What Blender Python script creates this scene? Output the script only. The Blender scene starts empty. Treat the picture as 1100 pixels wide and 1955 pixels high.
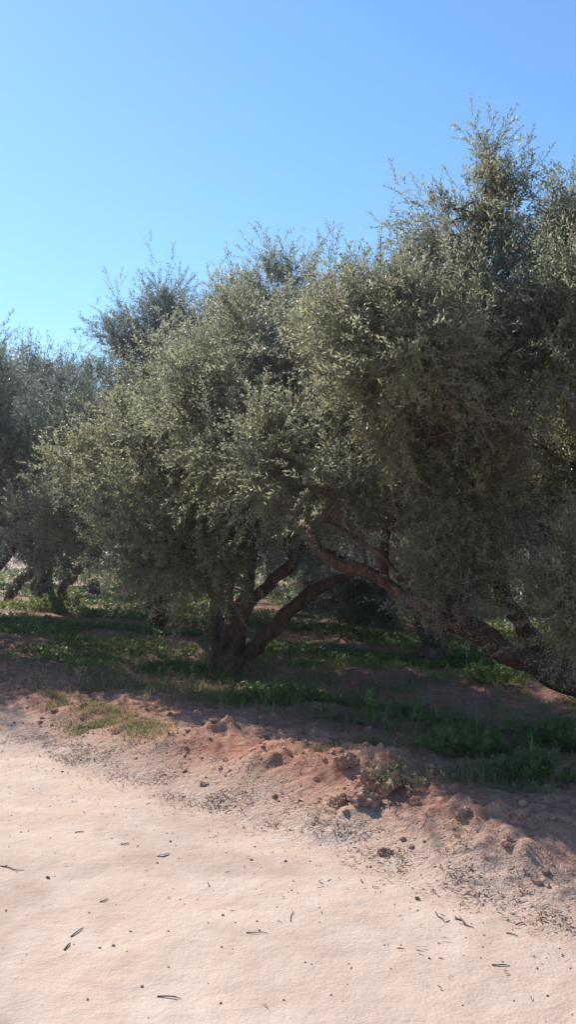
import bpy, math, random
import numpy as np
from mathutils import Vector
PI = math.pi
random.seed(5)
scene = bpy.context.scene
col = scene.collection

# ------------------------------------------------------------------ camera model
FPX, CX, CY, HOR, EYE = 1600.0, 550.0, 977.5, 1060.0, 1.6
PITCH = math.atan((HOR - CY) / FPX)
cp, sp = math.cos(PITCH), math.sin(PITCH)
def at(px, py, d):
    """point of the place seen at photo pixel px,py, d metres away"""
    rx, up = (px - CX) / FPX, -(py - CY) / FPX
    return np.array([rx * d, (cp - sp * up) * d, EYE + (sp + cp * up) * d])
def gp(px, py, z=0.0):
    rx, up = (px - CX) / FPX, -(py - CY) / FPX
    dz = sp + cp * up
    d = (z - EYE) / dz
    return rx * d, (cp - sp * up) * d
cam = bpy.data.cameras.new('camera')
cam.sensor_fit = 'VERTICAL'; cam.sensor_height = 24
cam.lens = 24 * FPX / 1955
cam.clip_end = 6000; cam.clip_start = 0.05
camo = bpy.data.objects.new('camera', cam); col.objects.link(camo)
camo.location = (0, 0, EYE); camo.rotation_euler = (PI / 2 + PITCH, 0, 0)
scene.camera = camo

# ------------------------------------------------------------------ noise
rng = np.random.default_rng(11)
PERM = rng.permutation(512).astype(np.int64)
PERM = np.concatenate([PERM, PERM, PERM])
GR = rng.normal(size=(512, 3)); GR /= np.linalg.norm(GR, axis=1)[:, None]
def noise3(p):
    p = np.asarray(p, float)
    i = np.floor(p).astype(np.int64); f = p - i
    u = f * f * f * (f * (f * 6 - 15) + 10)
    i &= 511
    out = np.zeros(len(p))
    for dx in (0, 1):
        wx = u[:, 0] if dx else 1 - u[:, 0]
        for dy in (0, 1):
            wy = u[:, 1] if dy else 1 - u[:, 1]
            for dz in (0, 1):
                wz = u[:, 2] if dz else 1 - u[:, 2]
                h = PERM[PERM[PERM[(i[:, 0] + dx) & 511] + ((i[:, 1] + dy) & 511)] + ((i[:, 2] + dz) & 511)] & 511
                g = GR[h]
                out += wx * wy * wz * (g[:, 0] * (f[:, 0] - dx) + g[:, 1] * (f[:, 1] - dy) + g[:, 2] * (f[:, 2] - dz))
    return out * 1.5
def n2(x, y, s, z=0.0, octv=1):
    x = np.atleast_1d(np.asarray(x, float)); y = np.atleast_1d(np.asarray(y, float))
    o = np.zeros(len(x)); a = 1.0
    for k in range(octv):
        o += a * noise3(np.stack([x * s + 37.2 * k, y * s - 11.7 * k, np.full(len(x), z + 5.3 * k)], 1))
        s *= 2.1; a *= 0.5
    return o
def sst(x, a, b):
    t = np.clip((x - a) / (b - a), 0, 1)
    return t * t * (3 - 2 * t)

# ------------------------------------------------------------------ terrain
R2 = math.sqrt(0.5)
def uv_of(x, y): return (x + (y - 5.14)) * R2, (-x + (y - 5.14)) * R2
def xy_of(u, v): return (u - v) * R2, 5.14 + (u + v) * R2
MOUNDS = []   # px, py, radius m, height m
for px, py, r, h in ((700, 1478, .36, .13), (760, 1500, .28, .10), (610, 1462, .22, .08), (510, 1462, .26, .12), (545, 1440, .2, .06),
                     (420, 1410, .28, .10), (150, 1365, .3, .07), (240, 1400, .25, .06), (60, 1345, .35, .05), (900, 1560, .3, .10),
                     (980, 1610, .3, .07), (850, 1530, .25, .05), (330, 1420, .3, .05), (640, 1540, .3, .05), (1060, 1560, .35, .08)):
    gx, gy = gp(px, py, 0.1); MOUNDS.append((gx, gy, r, h))
def H(x, y):
    x = np.atleast_1d(np.asarray(x, float)); y = np.atleast_1d(np.asarray(y, float))
    u, v = uv_of(x, y)
    near = 1 - sst(np.hypot(x, y), 14, 30)
    w = u + 0.22 * n2(x, y, 0.9, 3.1) + 0.08 * n2(x, y, 3.0, 7.7)
    prof = sst(w, -0.15, 0.75) * (1 - 0.9 * sst(w, 1.5, 3.1))
    amp = 0.12 + 0.03 * n2(x, y, 0.7, 1.3)
    z = amp * prof
    inb = sst(w, 0.0, 0.5)
    far_in = sst(w, 2.2, 3.6)
    z += inb * (.35 + .65 * sst(w, .4, 1.2)) * near * (0.04 * n2(x, y, 2.2, 2.2, 2) + 0.035 * n2(x, y, 4.5, 4.2) + 0.028 * sst(w, .1, 1.0) * n2(x, y, 11, 1.0, 3) * (.4 + sst(n2(x, y, 1.4, 6.6), -.1, .4)))
    # a worn rut along the foot of the bank
    z -= 0.025 * np.exp(-((w + 0.16) / 0.16) ** 2) * near
    z -= (0.016 * np.exp(-((w + 1.0) / 0.16) ** 2) + 0.014 * np.exp(-((w + 2.35) / 0.17) ** 2)) * near * (.7 + .6 * n2(x, y, 1.1, 2.9))
    z += (1 - inb) * near * (0.008 * n2(x, y, 1.2, 9.2, 2) + 0.004 * n2(x, y, 6.0, 6.2, 3))
    z += far_in * (0.05 * np.sin(v * 0.4 + u * 2.6 + 1.2 * n2(x, y, 0.3, 8.8)) * near + 0.10 * n2(x, y, 0.22, 4.4, 2)) * (1 - 0.6 * sst(y, 60, 200))
    for gx, gy, r, h in MOUNDS:
        d2 = ((x - gx) ** 2 + (y - gy) ** 2) / (r * r)
        m = np.exp(-d2 * 1.6)
        z += h * m * (.9 + .8 * n2(x, y, 5.0, gx) + .35 * n2(x, y, 13.0, gx, 2)) 
    return z
def Hs(x, y): return float(H(x, y)[0])
def ground_at(px, py):
    z = 0.05
    for _ in range(6):
        x, y = gp(px, py, z); z = Hs(x, y)
    return x, y, z

def ground_many(px, py):
    px = np.asarray(px, float); py = np.asarray(py, float)
    z = np.full(len(px), .05); rx = (px - CX) / FPX; up = -(py - CY) / FPX
    for _ in range(6):
        d = (z - EYE) / (sp + cp * up); x = rx * d; y = (cp - sp * up) * d; z = H(x, y)
    return x, y, z

def ramp(lo, f0, f1, hi, step, grow=1.13, cap=1e9):
    mid = list(np.arange(f0, f1 + 1e-6, step))
    a = []; s = step; q = f1
    while q < hi:
        s = min(s * grow, cap); q += s; a.append(q)
    b = []; s = step; q = f0
    while q > lo:
        s = min(s * grow, cap); q -= s; b.append(q)
    return np.array(b[::-1] + mid + a)
def ground_mesh():
    U = ramp(-1500, -2.7, 4.5, 2500, 0.022, 1.045)
    V = ramp(-2500, -3.3, 6.5, 2500, 0.026, 1.045)
    uu, vv = np.meshgrid(U, V, indexing='ij')
    x, y = xy_of(uu.ravel(), vv.ravel())
    z = H(x, y)
    P = np.stack([x, y, z], 1)
    nu, nv = len(U), len(V)
    idx = np.arange(nu * nv).reshape(nu, nv)
    F = np.stack([idx[:-1, :-1], idx[:-1, 1:], idx[1:, 1:], idx[1:, :-1]], -1)   # facing up is checked below
    uc = (U[:-1] + U[1:]) / 2
    return P, F, uc

# ------------------------------------------------------------------ mesh helpers
def link_mesh(name, V, F, mats, midx=None, smooth=False, tone=None, parent=None, tris=None):
    me = bpy.data.meshes.new(name)
    V = np.ascontiguousarray(V, dtype=np.float32); F = np.ascontiguousarray(F, dtype=np.int32)
    me.vertices.add(len(V)); me.vertices.foreach_set('co', V.ravel())
    n = len(F)
    me.loops.add(n * 4); me.loops.foreach_set('vertex_index', F.ravel())
    me.polygons.add(n); me.polygons.foreach_set('loop_start', np.arange(0, n * 4, 4, dtype=np.int32))
    for m in (mats if isinstance(mats, (list, tuple)) else [mats]): me.materials.append(m)
    if midx is not None: me.polygons.foreach_set('material_index', np.ascontiguousarray(midx, dtype=np.int32))
    me.polygons.foreach_set('use_smooth', np.full(n, bool(smooth)))
    if tone is not None:
        a = me.attributes.new('tone', 'FLOAT', 'FACE'); a.data.foreach_set('value', np.ascontiguousarray(tone, dtype=np.float32))
    me.update(calc_edges=True); me.validate()
    o = bpy.data.objects.new(name, me); col.objects.link(o)
    if parent: o.parent = parent
    return o
def tag(o, label=None, cat=None, group=None, kind=None):
    if label: o['label'] = label
    if cat: o['category'] = cat
    if group: o['group'] = group
    if kind: o['kind'] = kind
    return o
def empty(name, loc, label, cat, group=None):
    e = bpy.data.objects.new(name, None); col.objects.link(e); e.location = loc; e.empty_display_size = .2
    return tag(e, label, cat, group)
def nrm(a): return a / (np.linalg.norm(a, axis=-1, keepdims=True) + 1e-9)

def smooth_path(P, R, per=6):
    P = np.array(P, float); R = np.array(R, float); n = len(P)
    if n < 3:
        t = np.linspace(0, 1, per + 1)[:, None]
        return P[0] * (1 - t) + P[1] * t, np.interp(t[:, 0], [0, 1], R)
    A = np.vstack([2 * P[0] - P[1], P, 2 * P[-1] - P[-2]]); out = []; ro = []
    for i in range(n - 1):
        p0, p1, p2, p3 = A[i], A[i + 1], A[i + 2], A[i + 3]
        for k in range(per):
            t = k / per
            out.append(0.5 * ((2 * p1) + (-p0 + p2) * t + (2 * p0 - 5 * p1 + 4 * p2 - p3) * t * t + (-p0 + 3 * p1 - 3 * p2 + p3) * t ** 3))
            ro.append(R[i] * (1 - t) + R[i + 1] * t)
    out.append(P[-1]); ro.append(R[-1])
    return np.array(out), np.array(ro)
def tube(P, R, sides=10, rough=0.0, per=6, sd=0.0):
    """tapered tube: returns verts, quad faces"""
    P, R = smooth_path(P, R, per)
    if rough > .3 and len(P) > 8:
        q0 = P * 3.1 + sd; off_ = np.stack([noise3(q0), noise3(q0 + 31.3), noise3(q0 + 77.1)], 1)
        env = np.minimum(1, np.arange(len(P)) / 6.0)[:, None]
        P = P + off_ * R[:, None] * .65 * env
    T = nrm(np.gradient(P, axis=0))
    ref = np.array([0.31, 0.17, 0.93]) if abs(T[0][2]) < 0.9 else np.array([0.9, 0.3, 0.1])
    N = nrm(np.cross(T, ref)); B = np.cross(T, N)
    a = np.arange(sides) * 2 * PI / sides
    C, S = np.cos(a), np.sin(a)
    rad = np.repeat(R[:, None], sides, 1)
    if rough:
        L = np.concatenate([[0], np.cumsum(np.linalg.norm(np.diff(P, axis=0), axis=1))])
        q = np.stack([np.tile(C * 1.7, len(P)), np.tile(S * 1.7, len(P)), np.repeat(L * 1.6 + sd, sides)], 1)
        q2 = np.stack([np.tile(C * 3.6, len(P)), np.tile(S * 3.6, len(P)), np.repeat(L * 5 + sd, sides)], 1)
        q3 = np.stack([np.tile(C * 2.6, len(P)), np.tile(S * 2.6, len(P)), np.repeat(L * .9 + sd + 7, sides)], 1)
        rad = rad * (1 + rough * (noise3(q) + 0.55 * noise3(q2) - .8 * np.abs(noise3(q3))).reshape(rad.shape) + rough * .2)
    V = P[:, None, :] + rad[..., None] * (C[None, :, None] * N[:, None, :] + S[None, :, None] * B[:, None, :])
    n = len(P); idx = np.arange(n * sides).reshape(n, sides)
    F = np.stack([idx[:-1], np.roll(idx[:-1], -1, 1), np.roll(idx[1:], -1, 1), idx[1:]], -1).reshape(-1, 4)
    V = V.reshape(-1, 3)
    # closing tip
    k = len(V); V = np.vstack([V, P[-1] + T[-1] * R[-1] * 0.6])
    e = idx[-1]; h = sides // 2
    caps = [[e[2 * j], e[2 * j + 1], e[(2 * j + 2) % sides], k] for j in range(h)]
    return V, np.vstack([F, np.array(caps)])
def merge(parts):
    V = []; F = []; o = 0
    for v, f in parts:
        V.append(v); F.append(np.asarray(f) + o); o += len(v)
    return np.vstack(V), np.vstack(F)

# ------------------------------------------------------------------ materials
def newmat(name):
    m = bpy.data.materials.new(name); m.use_nodes = True
    nt = m.node_tree; nt.nodes.clear()
    return m, nt, nt.nodes, nt.links
def add(nodes, t, **kw):
    n = nodes.new(t)
    for k, v in kw.items(): setattr(n, k, v)
    return n
def ramp_node(nodes, stops):
    r = nodes.new('ShaderNodeValToRGB'); el = r.color_ramp.elements
    while len(el) < len(stops): el.new(0.5)
    for e, (p, c) in zip(el, stops):
        e.position = p; e.color = (*c, 1) if len(c) == 3 else c
    return r
def math_(nodes, links, op, a, b=None, clamp=False):
    n = nodes.new('ShaderNodeMath'); n.operation = op; n.use_clamp = clamp
    for i, v in enumerate((a, b)):
        if v is None: continue
        if isinstance(v, (int, float)): n.inputs[i].default_value = v
        else: links.new(v, n.inputs[i])
    return n.outputs[0]
def mixc(nodes, links, fac, a, b, blend='MIX'):
    n = nodes.new('ShaderNodeMix'); n.data_type = 'RGBA'; n.blend_type = blend
    def put(s, v):
        if isinstance(v, (int, float)): s.default_value = v
        elif isinstance(v, tuple): s.default_value = (*v, 1)
        else: links.new(v, s)
    put(n.inputs[0], fac); put(n.inputs[6], a); put(n.inputs[7], b)
    return n.outputs[2]
def noise_node(nodes, links, vec, scale, detail=4, rough=0.55, dist=0.0):
    n = nodes.new('ShaderNodeTexNoise'); n.inputs['Scale'].default_value = scale
    n.inputs['Detail'].default_value = detail; n.inputs['Roughness'].default_value = rough
    n.inputs['Distortion'].default_value = dist
    links.new(vec, n.inputs['Vector']); return n.outputs['Fac']

def soil_material():
    m, nt, N, L = newmat('pink_soil')
    geo = N.new('ShaderNodeNewGeometry'); pos = geo.outputs['Position']
    sep = N.new('ShaderNodeSeparateXYZ'); L.new(pos, sep.inputs[0])
    u = math_(N, L, 'MULTIPLY', math_(N, L, 'ADD', sep.outputs[0], math_(N, L, 'SUBTRACT', sep.outputs[1], 5.14)), R2)
    n_lo = noise_node(N, L, pos, 0.9, 3); n_mid = noise_node(N, L, pos, 3.2, 8, .62, .4); n_hi = noise_node(N, L, pos, 16, 6, .65); n_xh = noise_node(N, L, pos, 70, 4, .6)
    w = math_(N, L, 'ADD', u, math_(N, L, 'MULTIPLY', math_(N, L, 'SUBTRACT', n_lo, .5), .7))
    w = math_(N, L, 'ADD', w, math_(N, L, 'MULTIPLY', math_(N, L, 'SUBTRACT', n_mid, .5), .55))
    def sm(v, a, b):
        r = N.new('ShaderNodeMapRange'); r.interpolation_type = 'SMOOTHSTEP'
        L.new(v, r.inputs[0]); r.inputs[1].default_value = a; r.inputs[2].default_value = b
        return r.outputs[0]
    road = ramp_node(N, [(.25, (.49, .355, .27)), (.5, (.57, .43, .335)), (.78, (.64, .505, .41))]); L.new(n_mid, road.inputs[0])
    spot = ramp_node(N, [(.28, (.40, .27, .21)), (.37, (1, 1, 1))]); L.new(n_hi, spot.inputs[0])
    roadc = mixc(N, L, .30, road.outputs[0], spot.outputs[0], 'MULTIPLY')
    n_pt = noise_node(N, L, pos, .55, 6, .6, .8)
    pt = ramp_node(N, [(.40, (.80, .77, .76)), (.52, (1, 1, 1)), (.66, (1.0, .95, .90))]); L.new(n_pt, pt.inputs[0])
    roadc = mixc(N, L, .8, roadc, pt.outputs[0], 'MULTIPLY')
    bank = ramp_node(N, [(.2, (.22, .08, .045)), (.44, (.38, .155, .095)), (.62, (.52, .29, .205)), (.8, (.60, .42, .34))])
    bf = math_(N, L, 'ADD', math_(N, L, 'MULTIPLY', n_hi, .6), math_(N, L, 'MULTIPLY', n_lo, .45)); L.new(bf, bank.inputs[0])
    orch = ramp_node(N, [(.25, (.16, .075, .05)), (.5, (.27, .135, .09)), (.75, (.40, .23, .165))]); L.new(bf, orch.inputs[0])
    litter = ramp_node(N, [(.42, (.32, .185, .13)), (.56, (.56, .36, .27))]); L.new(n_xh, litter.inputs[0])
    c = mixc(N, L, sm(w, -.10, .60), roadc, bank.outputs[0])
    band = math_(N, L, 'MULTIPLY', sm(w, -.45, -.05), math_(N, L, 'SUBTRACT', 1.0, sm(w, .05, .55)))
    band = math_(N, L, 'MULTIPLY', band, sm(n_hi, .42, .58))
    c = mixc(N, L, math_(N, L, 'MULTIPLY', band, .55), c, litter.outputs[0])
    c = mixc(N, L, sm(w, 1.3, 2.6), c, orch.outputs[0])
    far = N.new('ShaderNodeVectorMath'); far.operation = 'LENGTH'; L.new(pos, far.inputs[0])
    c = mixc(N, L, sm(far.outputs['Value'], 25, 45), c, (.42, .25, .18))
    bs = N.new('ShaderNodeBsdfPrincipled'); L.new(c, bs.inputs['Base Color'])
    bs.inputs['Roughness'].default_value = .95; bs.inputs['Specular IOR Level'].default_value = .15
    h = math_(N, L, 'ADD', math_(N, L, 'MULTIPLY', n_hi, 1.0), math_(N, L, 'MULTIPLY', n_xh, .35))
    st = sm(w, -.5, .3)
    b = N.new('ShaderNodeBump'); b.inputs['Distance'].default_value = .05
    L.new(math_(N, L, 'ADD', .30, math_(N, L, 'MULTIPLY', st, .6)), b.inputs['Strength']); L.new(h, b.inputs['Height'])
    L.new(b.outputs[0], bs.inputs['Normal'])
    o = N.new('ShaderNodeOutputMaterial'); L.new(bs.outputs[0], o.inputs[0])
    return m

def leaf_material(name, lo, mid, hi, under, transl=.25, rough=.42, spec=.5, tcol=(.30, .33, .07)):
    m, nt, N, L = newmat(name)
    a = N.new('ShaderNodeAttribute'); a.attribute_name = 'tone'
    r = ramp_node(N, [(.0, lo), (.5, mid), (1.0, hi)]); L.new(a.outputs['Fac'], r.inputs[0])
    geo = N.new('ShaderNodeNewGeometry')
    c = mixc(N, L, math_(N, L, 'MULTIPLY', geo.outputs['Backfacing'], .75), r.outputs[0], under)
    bs = N.new('ShaderNodeBsdfPrincipled'); L.new(c, bs.inputs['Base Color'])
    bs.inputs['Roughness'].default_value = rough; bs.inputs['Specular IOR Level'].default_value = spec
    tr = N.new('ShaderNodeBsdfTranslucent')
    tc = mixc(N, L, .7, r.outputs[0], tcol); L.new(tc, tr.inputs[0])
    mx = N.new('ShaderNodeMixShader'); mx.inputs[0].default_value = transl
    L.new(bs.outputs[0], mx.inputs[1]); L.new(tr.outputs[0], mx.inputs[2])
    o = N.new('ShaderNodeOutputMaterial'); L.new(mx.outputs[0], o.inputs[0])
    return m
def bark_material(name, a, b, c):
    m, nt, N, L = newmat(name)
    tc = N.new('ShaderNodeNewGeometry')
    mp = N.new('ShaderNodeMapping'); mp.inputs['Scale'].default_value = (1, 1, .35); L.new(tc.outputs['Position'], mp.inputs[0])
    n1 = noise_node(N, L, mp.outputs[0], 14, 6, .65, .6); n2_ = noise_node(N, L, mp.outputs[0], 45, 5, .6)
    s = math_(N, L, 'ADD', math_(N, L, 'MULTIPLY', n1, .65), math_(N, L, 'MULTIPLY', n2_, .35))
    r = ramp_node(N, [(.32, a), (.5, b), (.68, c)]); L.new(s, r.inputs[0])
    bs = N.new('ShaderNodeBsdfPrincipled'); L.new(r.outputs[0], bs.inputs['Base Color'])
    bs.inputs['Roughness'].default_value = .9; bs.inputs['Specular IOR Level'].default_value = .2
    bp = N.new('ShaderNodeBump'); bp.inputs['Distance'].default_value = .04; bp.inputs['Strength'].default_value = .9
    L.new(s, bp.inputs['Height']); L.new(bp.outputs[0], bs.inputs['Normal'])
    o = N.new('ShaderNodeOutputMaterial'); L.new(bs.outputs[0], o.inputs[0])
    return m
def plain(name, a, b, scale=20, rough=.9):
    m, nt, N, L = newmat(name)
    tc = N.new('ShaderNodeNewGeometry'); n = noise_node(N, L, tc.outputs['Position'], scale, 5, .6)
    r = ramp_node(N, [(.35, a), (.65, b)]); L.new(n, r.inputs[0])
    bs = N.new('ShaderNodeBsdfPrincipled'); L.new(r.outputs[0], bs.inputs['Base Color']); bs.inputs['Roughness'].default_value = rough
    bs.inputs['Specular IOR Level'].default_value = .2
    bp = N.new('ShaderNodeBump'); bp.inputs['Distance'].default_value = .02; bp.inputs['Strength'].default_value = .6
    L.new(n, bp.inputs['Height']); L.new(bp.outputs[0], bs.inputs['Normal'])
    o = N.new('ShaderNodeOutputMaterial'); L.new(bs.outputs[0], o.inputs[0])
    return m
M_SOIL = soil_material()
M_LEAF = leaf_material('olive_leaf', (.145, .162, .162), (.148, .152, .108), (.28, .245, .12), (.38, .40, .37), .58, .43, .5, (.42, .42, .24))
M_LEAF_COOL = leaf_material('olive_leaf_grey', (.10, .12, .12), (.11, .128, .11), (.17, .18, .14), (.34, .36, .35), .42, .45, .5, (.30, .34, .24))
M_WEED = leaf_material('weed_leaf', (.05, .09, .025), (.10, .16, .045), (.19, .25, .08), (.13, .18, .08), .35, .5, .35)
M_GRASS = leaf_material('grass_blade', (.06, .09, .03), (.16, .18, .07), (.36, .31, .16), (.20, .20, .10), .35, .55, .3, (.34, .32, .14))
M_DRY = leaf_material('dry_leaf', (.17, .095, .065), (.36, .23, .165), (.66, .50, .40), (.30, .22, .17), .1, .7, .2)
M_BARK = bark_material('olive_bark', (.035, .022, .018), (.11, .070, .055), (.22, .15, .12))
M_BARK_RED = bark_material('reddish_bark', (.032, .020, .016), (.10, .061, .047), (.19, .135, .11))
M_TWIG = plain('twig_wood', (.12, .08, .06), (.24, .17, .13), 40)
M_CLOD = plain('red_clod', (.27, .13, .085), (.48, .29, .21), 22)
M_STONE = plain('pale_stone', (.42, .31, .26), (.60, .48, .41), 30)
M_DARKSTONE = plain('dark_pebble', (.16, .10, .08), (.32, .22, .17), 60)

# ------------------------------------------------------------------ foliage
def leaf_quads(base, d, nml, ln, wd):
    """one folded lance-shaped quad per leaf"""
    side = nrm(np.cross(d, nml))
    mid = base + d * (ln * .45)[:, None]
    V = np.stack([base, mid + side * (wd * .5)[:, None], base + d * ln[:, None] - nml * (ln * .08)[:, None], mid - side * (wd * .5)[:, None]], 1)
    n = len(base)
    return V.reshape(-1, 3), np.arange(n * 4).reshape(n, 4)
def twigs_to_mesh(o, d, length, g, per, leaf_len, leaf_w, tone0, stem=True, stem_r=.0022, spread=.75):
    """o,d: (n,3) twig base and direction; leaves set along each twig"""
    n = len(o)
    t = (np.arange(per)[None, :] + g.random((n, per)) * .6) / per * .92 + .08
    bend = np.array([0, 0, -.10])[None, None, :] * (t ** 2)[..., None] * length[:, None, None]
    pts = o[:, None, :] + d[:, None, :] * (t * length[:, None])[..., None] + bend
    a = g.random((n, 1)) * 6.28 + np.arange(per)[None, :] * 2.4 + g.normal(size=(n, per)) * .4
    ref = nrm(np.cross(d, np.array([.3, .2, .93]))); ref2 = np.cross(d, ref)
    lat = np.cos(a)[..., None] * ref[:, None, :] + np.sin(a)[..., None] * ref2[:, None, :]
    ld = nrm(d[:, None, :] * (1 - spread * .45) + lat * spread + g.normal(size=(n, per, 3)) * .18)
    nm = nrm(d[:, None, :] * .7 - lat * .5 + g.normal(size=(n, per, 3)) * .35)
    nm = nrm(nm - ld * (nm * ld).sum(-1, keepdims=True))
    ln = leaf_len * (.65 + .6 * g.random((n, per))) * (1 - .35 * t); wd = leaf_w * (.75 + .5 * g.random((n, per)))
    V, F = leaf_quads(pts.reshape(-1, 3), ld.reshape(-1, 3), nm.reshape(-1, 3), ln.ravel(), wd.ravel())
    tone = np.clip(np.repeat(tone0, per) + g.normal(size=n * per) * .16, 0, 1)
    mi = np.zeros(len(F), int)
    if stem:
        k = 3; aa = np.arange(k) * 2 * PI / k
        ring = np.cos(aa)[None, :, None] * ref[:, None, :] + np.sin(aa)[None, :, None] * ref2[:, None, :]
        tip = o + d * length[:, None] + np.array([0, 0, -.10]) * length[:, None]
        VS = np.concatenate([o[:, None, :] + ring * stem_r, tip[:, None, :] + ring * stem_r * .4], 1).reshape(-1, 3)
        b = (np.arange(n) * 6)[:, None] + len(V)
        FS = np.stack([np.concatenate([b + j, b + (j + 1) % 3, b + 3 + (j + 1) % 3, b + 3 + j], 1) for j in range(3)], 1).reshape(-1, 4)
        V = np.vstack([V, VS]); F = np.vstack([F, FS]); tone = np.concatenate([tone, np.full(len(FS), .5)]); mi = np.concatenate([mi, np.ones(len(FS), int)])
    return V, F, tone, mi

def lobe(px, py, d, rx, ry, rz=None):
    c = at(px, py, d); k = d / FPX
    return (c, np.array([rx * k, (rz if rz else (rx + ry) * .5 * k), ry * k]))
def sample_crown(lobes, n, g, gap=.0, inner=.35, scale=.9, off=0.0):
    mini = []
    for c, R in lobes:
        k = int(5 + 9 * min(1.0, R[0] * R[2] / .45))
        for _ in range(k):
            dr = nrm(g.normal(size=3) + np.array([0, -.25, .15]))
            f = .30 + .20 * g.random()
            mini.append((c + dr * R * (.55 + .3 * g.random()), R * f * np.array([.85 + .4 * g.random(), .85 + .4 * g.random(), .8 + .5 * g.random()])))
        mini.append((c, R * .55))
    lobes = mini
    w = np.array([(l[1][0] * l[1][2] * l[1][1]) ** .56 for l in lobes]); w /= w.sum()
    C = np.array([l[0] for l in lobes]); R = np.array([l[1] for l in lobes])
    out_p, out_n = [], []; have = 0
    while have < n:
        m = int((n - have) * 1.6) + 100
        i = g.choice(len(lobes), m, p=w)
        dr = nrm(g.normal(size=(m, 3)))
        rr = inner + (1 - inner) * g.random(m) ** .55
        bump = 1 + .34 * noise3(dr * 1.5 + C[i] * 1.7 + off) + .22 * noise3(dr * 4 + C[i] + off)
        p = C[i] + dr * R[i] * (rr * bump)[:, None]
        k = .9 * noise3(p / scale * .9 + off) + noise3(p / scale * 1.9 + off) + .45 * noise3(p / scale * 4.1 + off)
        keep = (k > gap - .25 * (rr < .6)) & (p[:, 2] > .12)
        out_p.append(p[keep]); out_n.append(nrm(dr / R[i])[keep]); have += keep.sum()
    return np.vstack(out_p)[:n], np.vstack(out_n)[:n]
def crown_mesh(lobes, n, seed, gap=-.12, leaf=(.062, .0165), per=11, tw=(.20, .34), shoots=(), up=.75, warm=None, scale=.9, inner=.35, mats=None, parent=None, origin=None):
    g = np.random.default_rng(seed)
    K = 6; m = n // K
    c, nn = sample_crown(lobes, m, g, gap, inner, scale, seed * 3.7)
    upv = up * (.5 + .8 * sst(nn[:, 2], -.5, .4)) - .28 * sst(-nn[:, 2], .4, .95)
    bd = nrm(nn * .6 + np.stack([np.zeros(m), np.zeros(m), upv], 1) + g.normal(size=(m, 3)) * .30)
    BL = (tw[0] + tw[1]) * (.45 + 1.0 * g.random(m) ** 1.8)
    t = (np.arange(K) + .5) / K
    p = (c[:, None, :] + bd[:, None, :] * (BL[:, None] * t)[..., None]).reshape(-1, 3)
    d = nrm((bd[:, None, :] * (.75 + .5 * t)[None, :, None] + g.normal(size=(m, K, 3)) * .42).reshape(-1, 3))
    n = m * K
    ln = (tw[0] + (tw[1] - tw[0]) * g.random(n)) * .8
    tone = .45 + .8 * noise3(p * .75 + seed) + .2 * noise3(p * 2.4 + seed) + np.repeat(g.normal(size=m) * .10, K)  # broad tone noise widened to imitate sunlit yellow-green patches in leaf colour
    if warm is not None: tone = tone + warm(p)
    V, F, T, MI = twigs_to_mesh(p, d, ln, g, per, leaf[0], leaf[1], tone)
    # long upright water shoots that feather the outline
    so, sd_, sl = [], [], []
    for (c, h, wdt, cnt) in shoots:
        for _ in range(cnt):
            a = g.random() * 6.28; r = wdt * math.sqrt(g.random())
            b = c + np.array([math.cos(a) * r, math.sin(a) * r, -.15 * g.random() - r * .6])
            hh = h * (.45 + .75 * g.random()) * (1.05 - .6 * r / (wdt + .01))
            lean = nrm(np.array([math.cos(a) * r * .5 + g.normal() * .12, math.sin(a) * r * .5 + g.normal() * .12, 1.0]))
            segs = max(2, int(hh / .16)); q = b.copy()
            for s in range(segs):
                so.append(q.copy()); dd = nrm(lean + g.normal(size=3) * .16); sd_.append(dd); sl.append(hh / segs * 1.25)
                if g.random() < .65:
                    so.append(q.copy()); sd_.append(nrm(lean * .7 + g.normal(size=3) * .5)); sl.append(.10 + .14 * g.random())
                q = q + dd * hh / segs
    if so:
        so = np.array(so); sd_ = np.array(sd_); sl = np.array(sl)
        V2, F2, T2, M2 = twigs_to_mesh(so, sd_, sl, g, 9, leaf[0] * .95, leaf[1], .62 + .15 * g.normal(size=len(so)), spread=.6)
        F = np.vstack([F, F2 + len(V)]); V = np.vstack([V, V2]); T = np.concatenate([T, T2]); MI = np.concatenate([MI, M2])
    if origin is not None: V = V - origin
    return link_mesh('crown', V, F, mats or [M_LEAF, M_TWIG], MI, False, T, parent)

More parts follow.
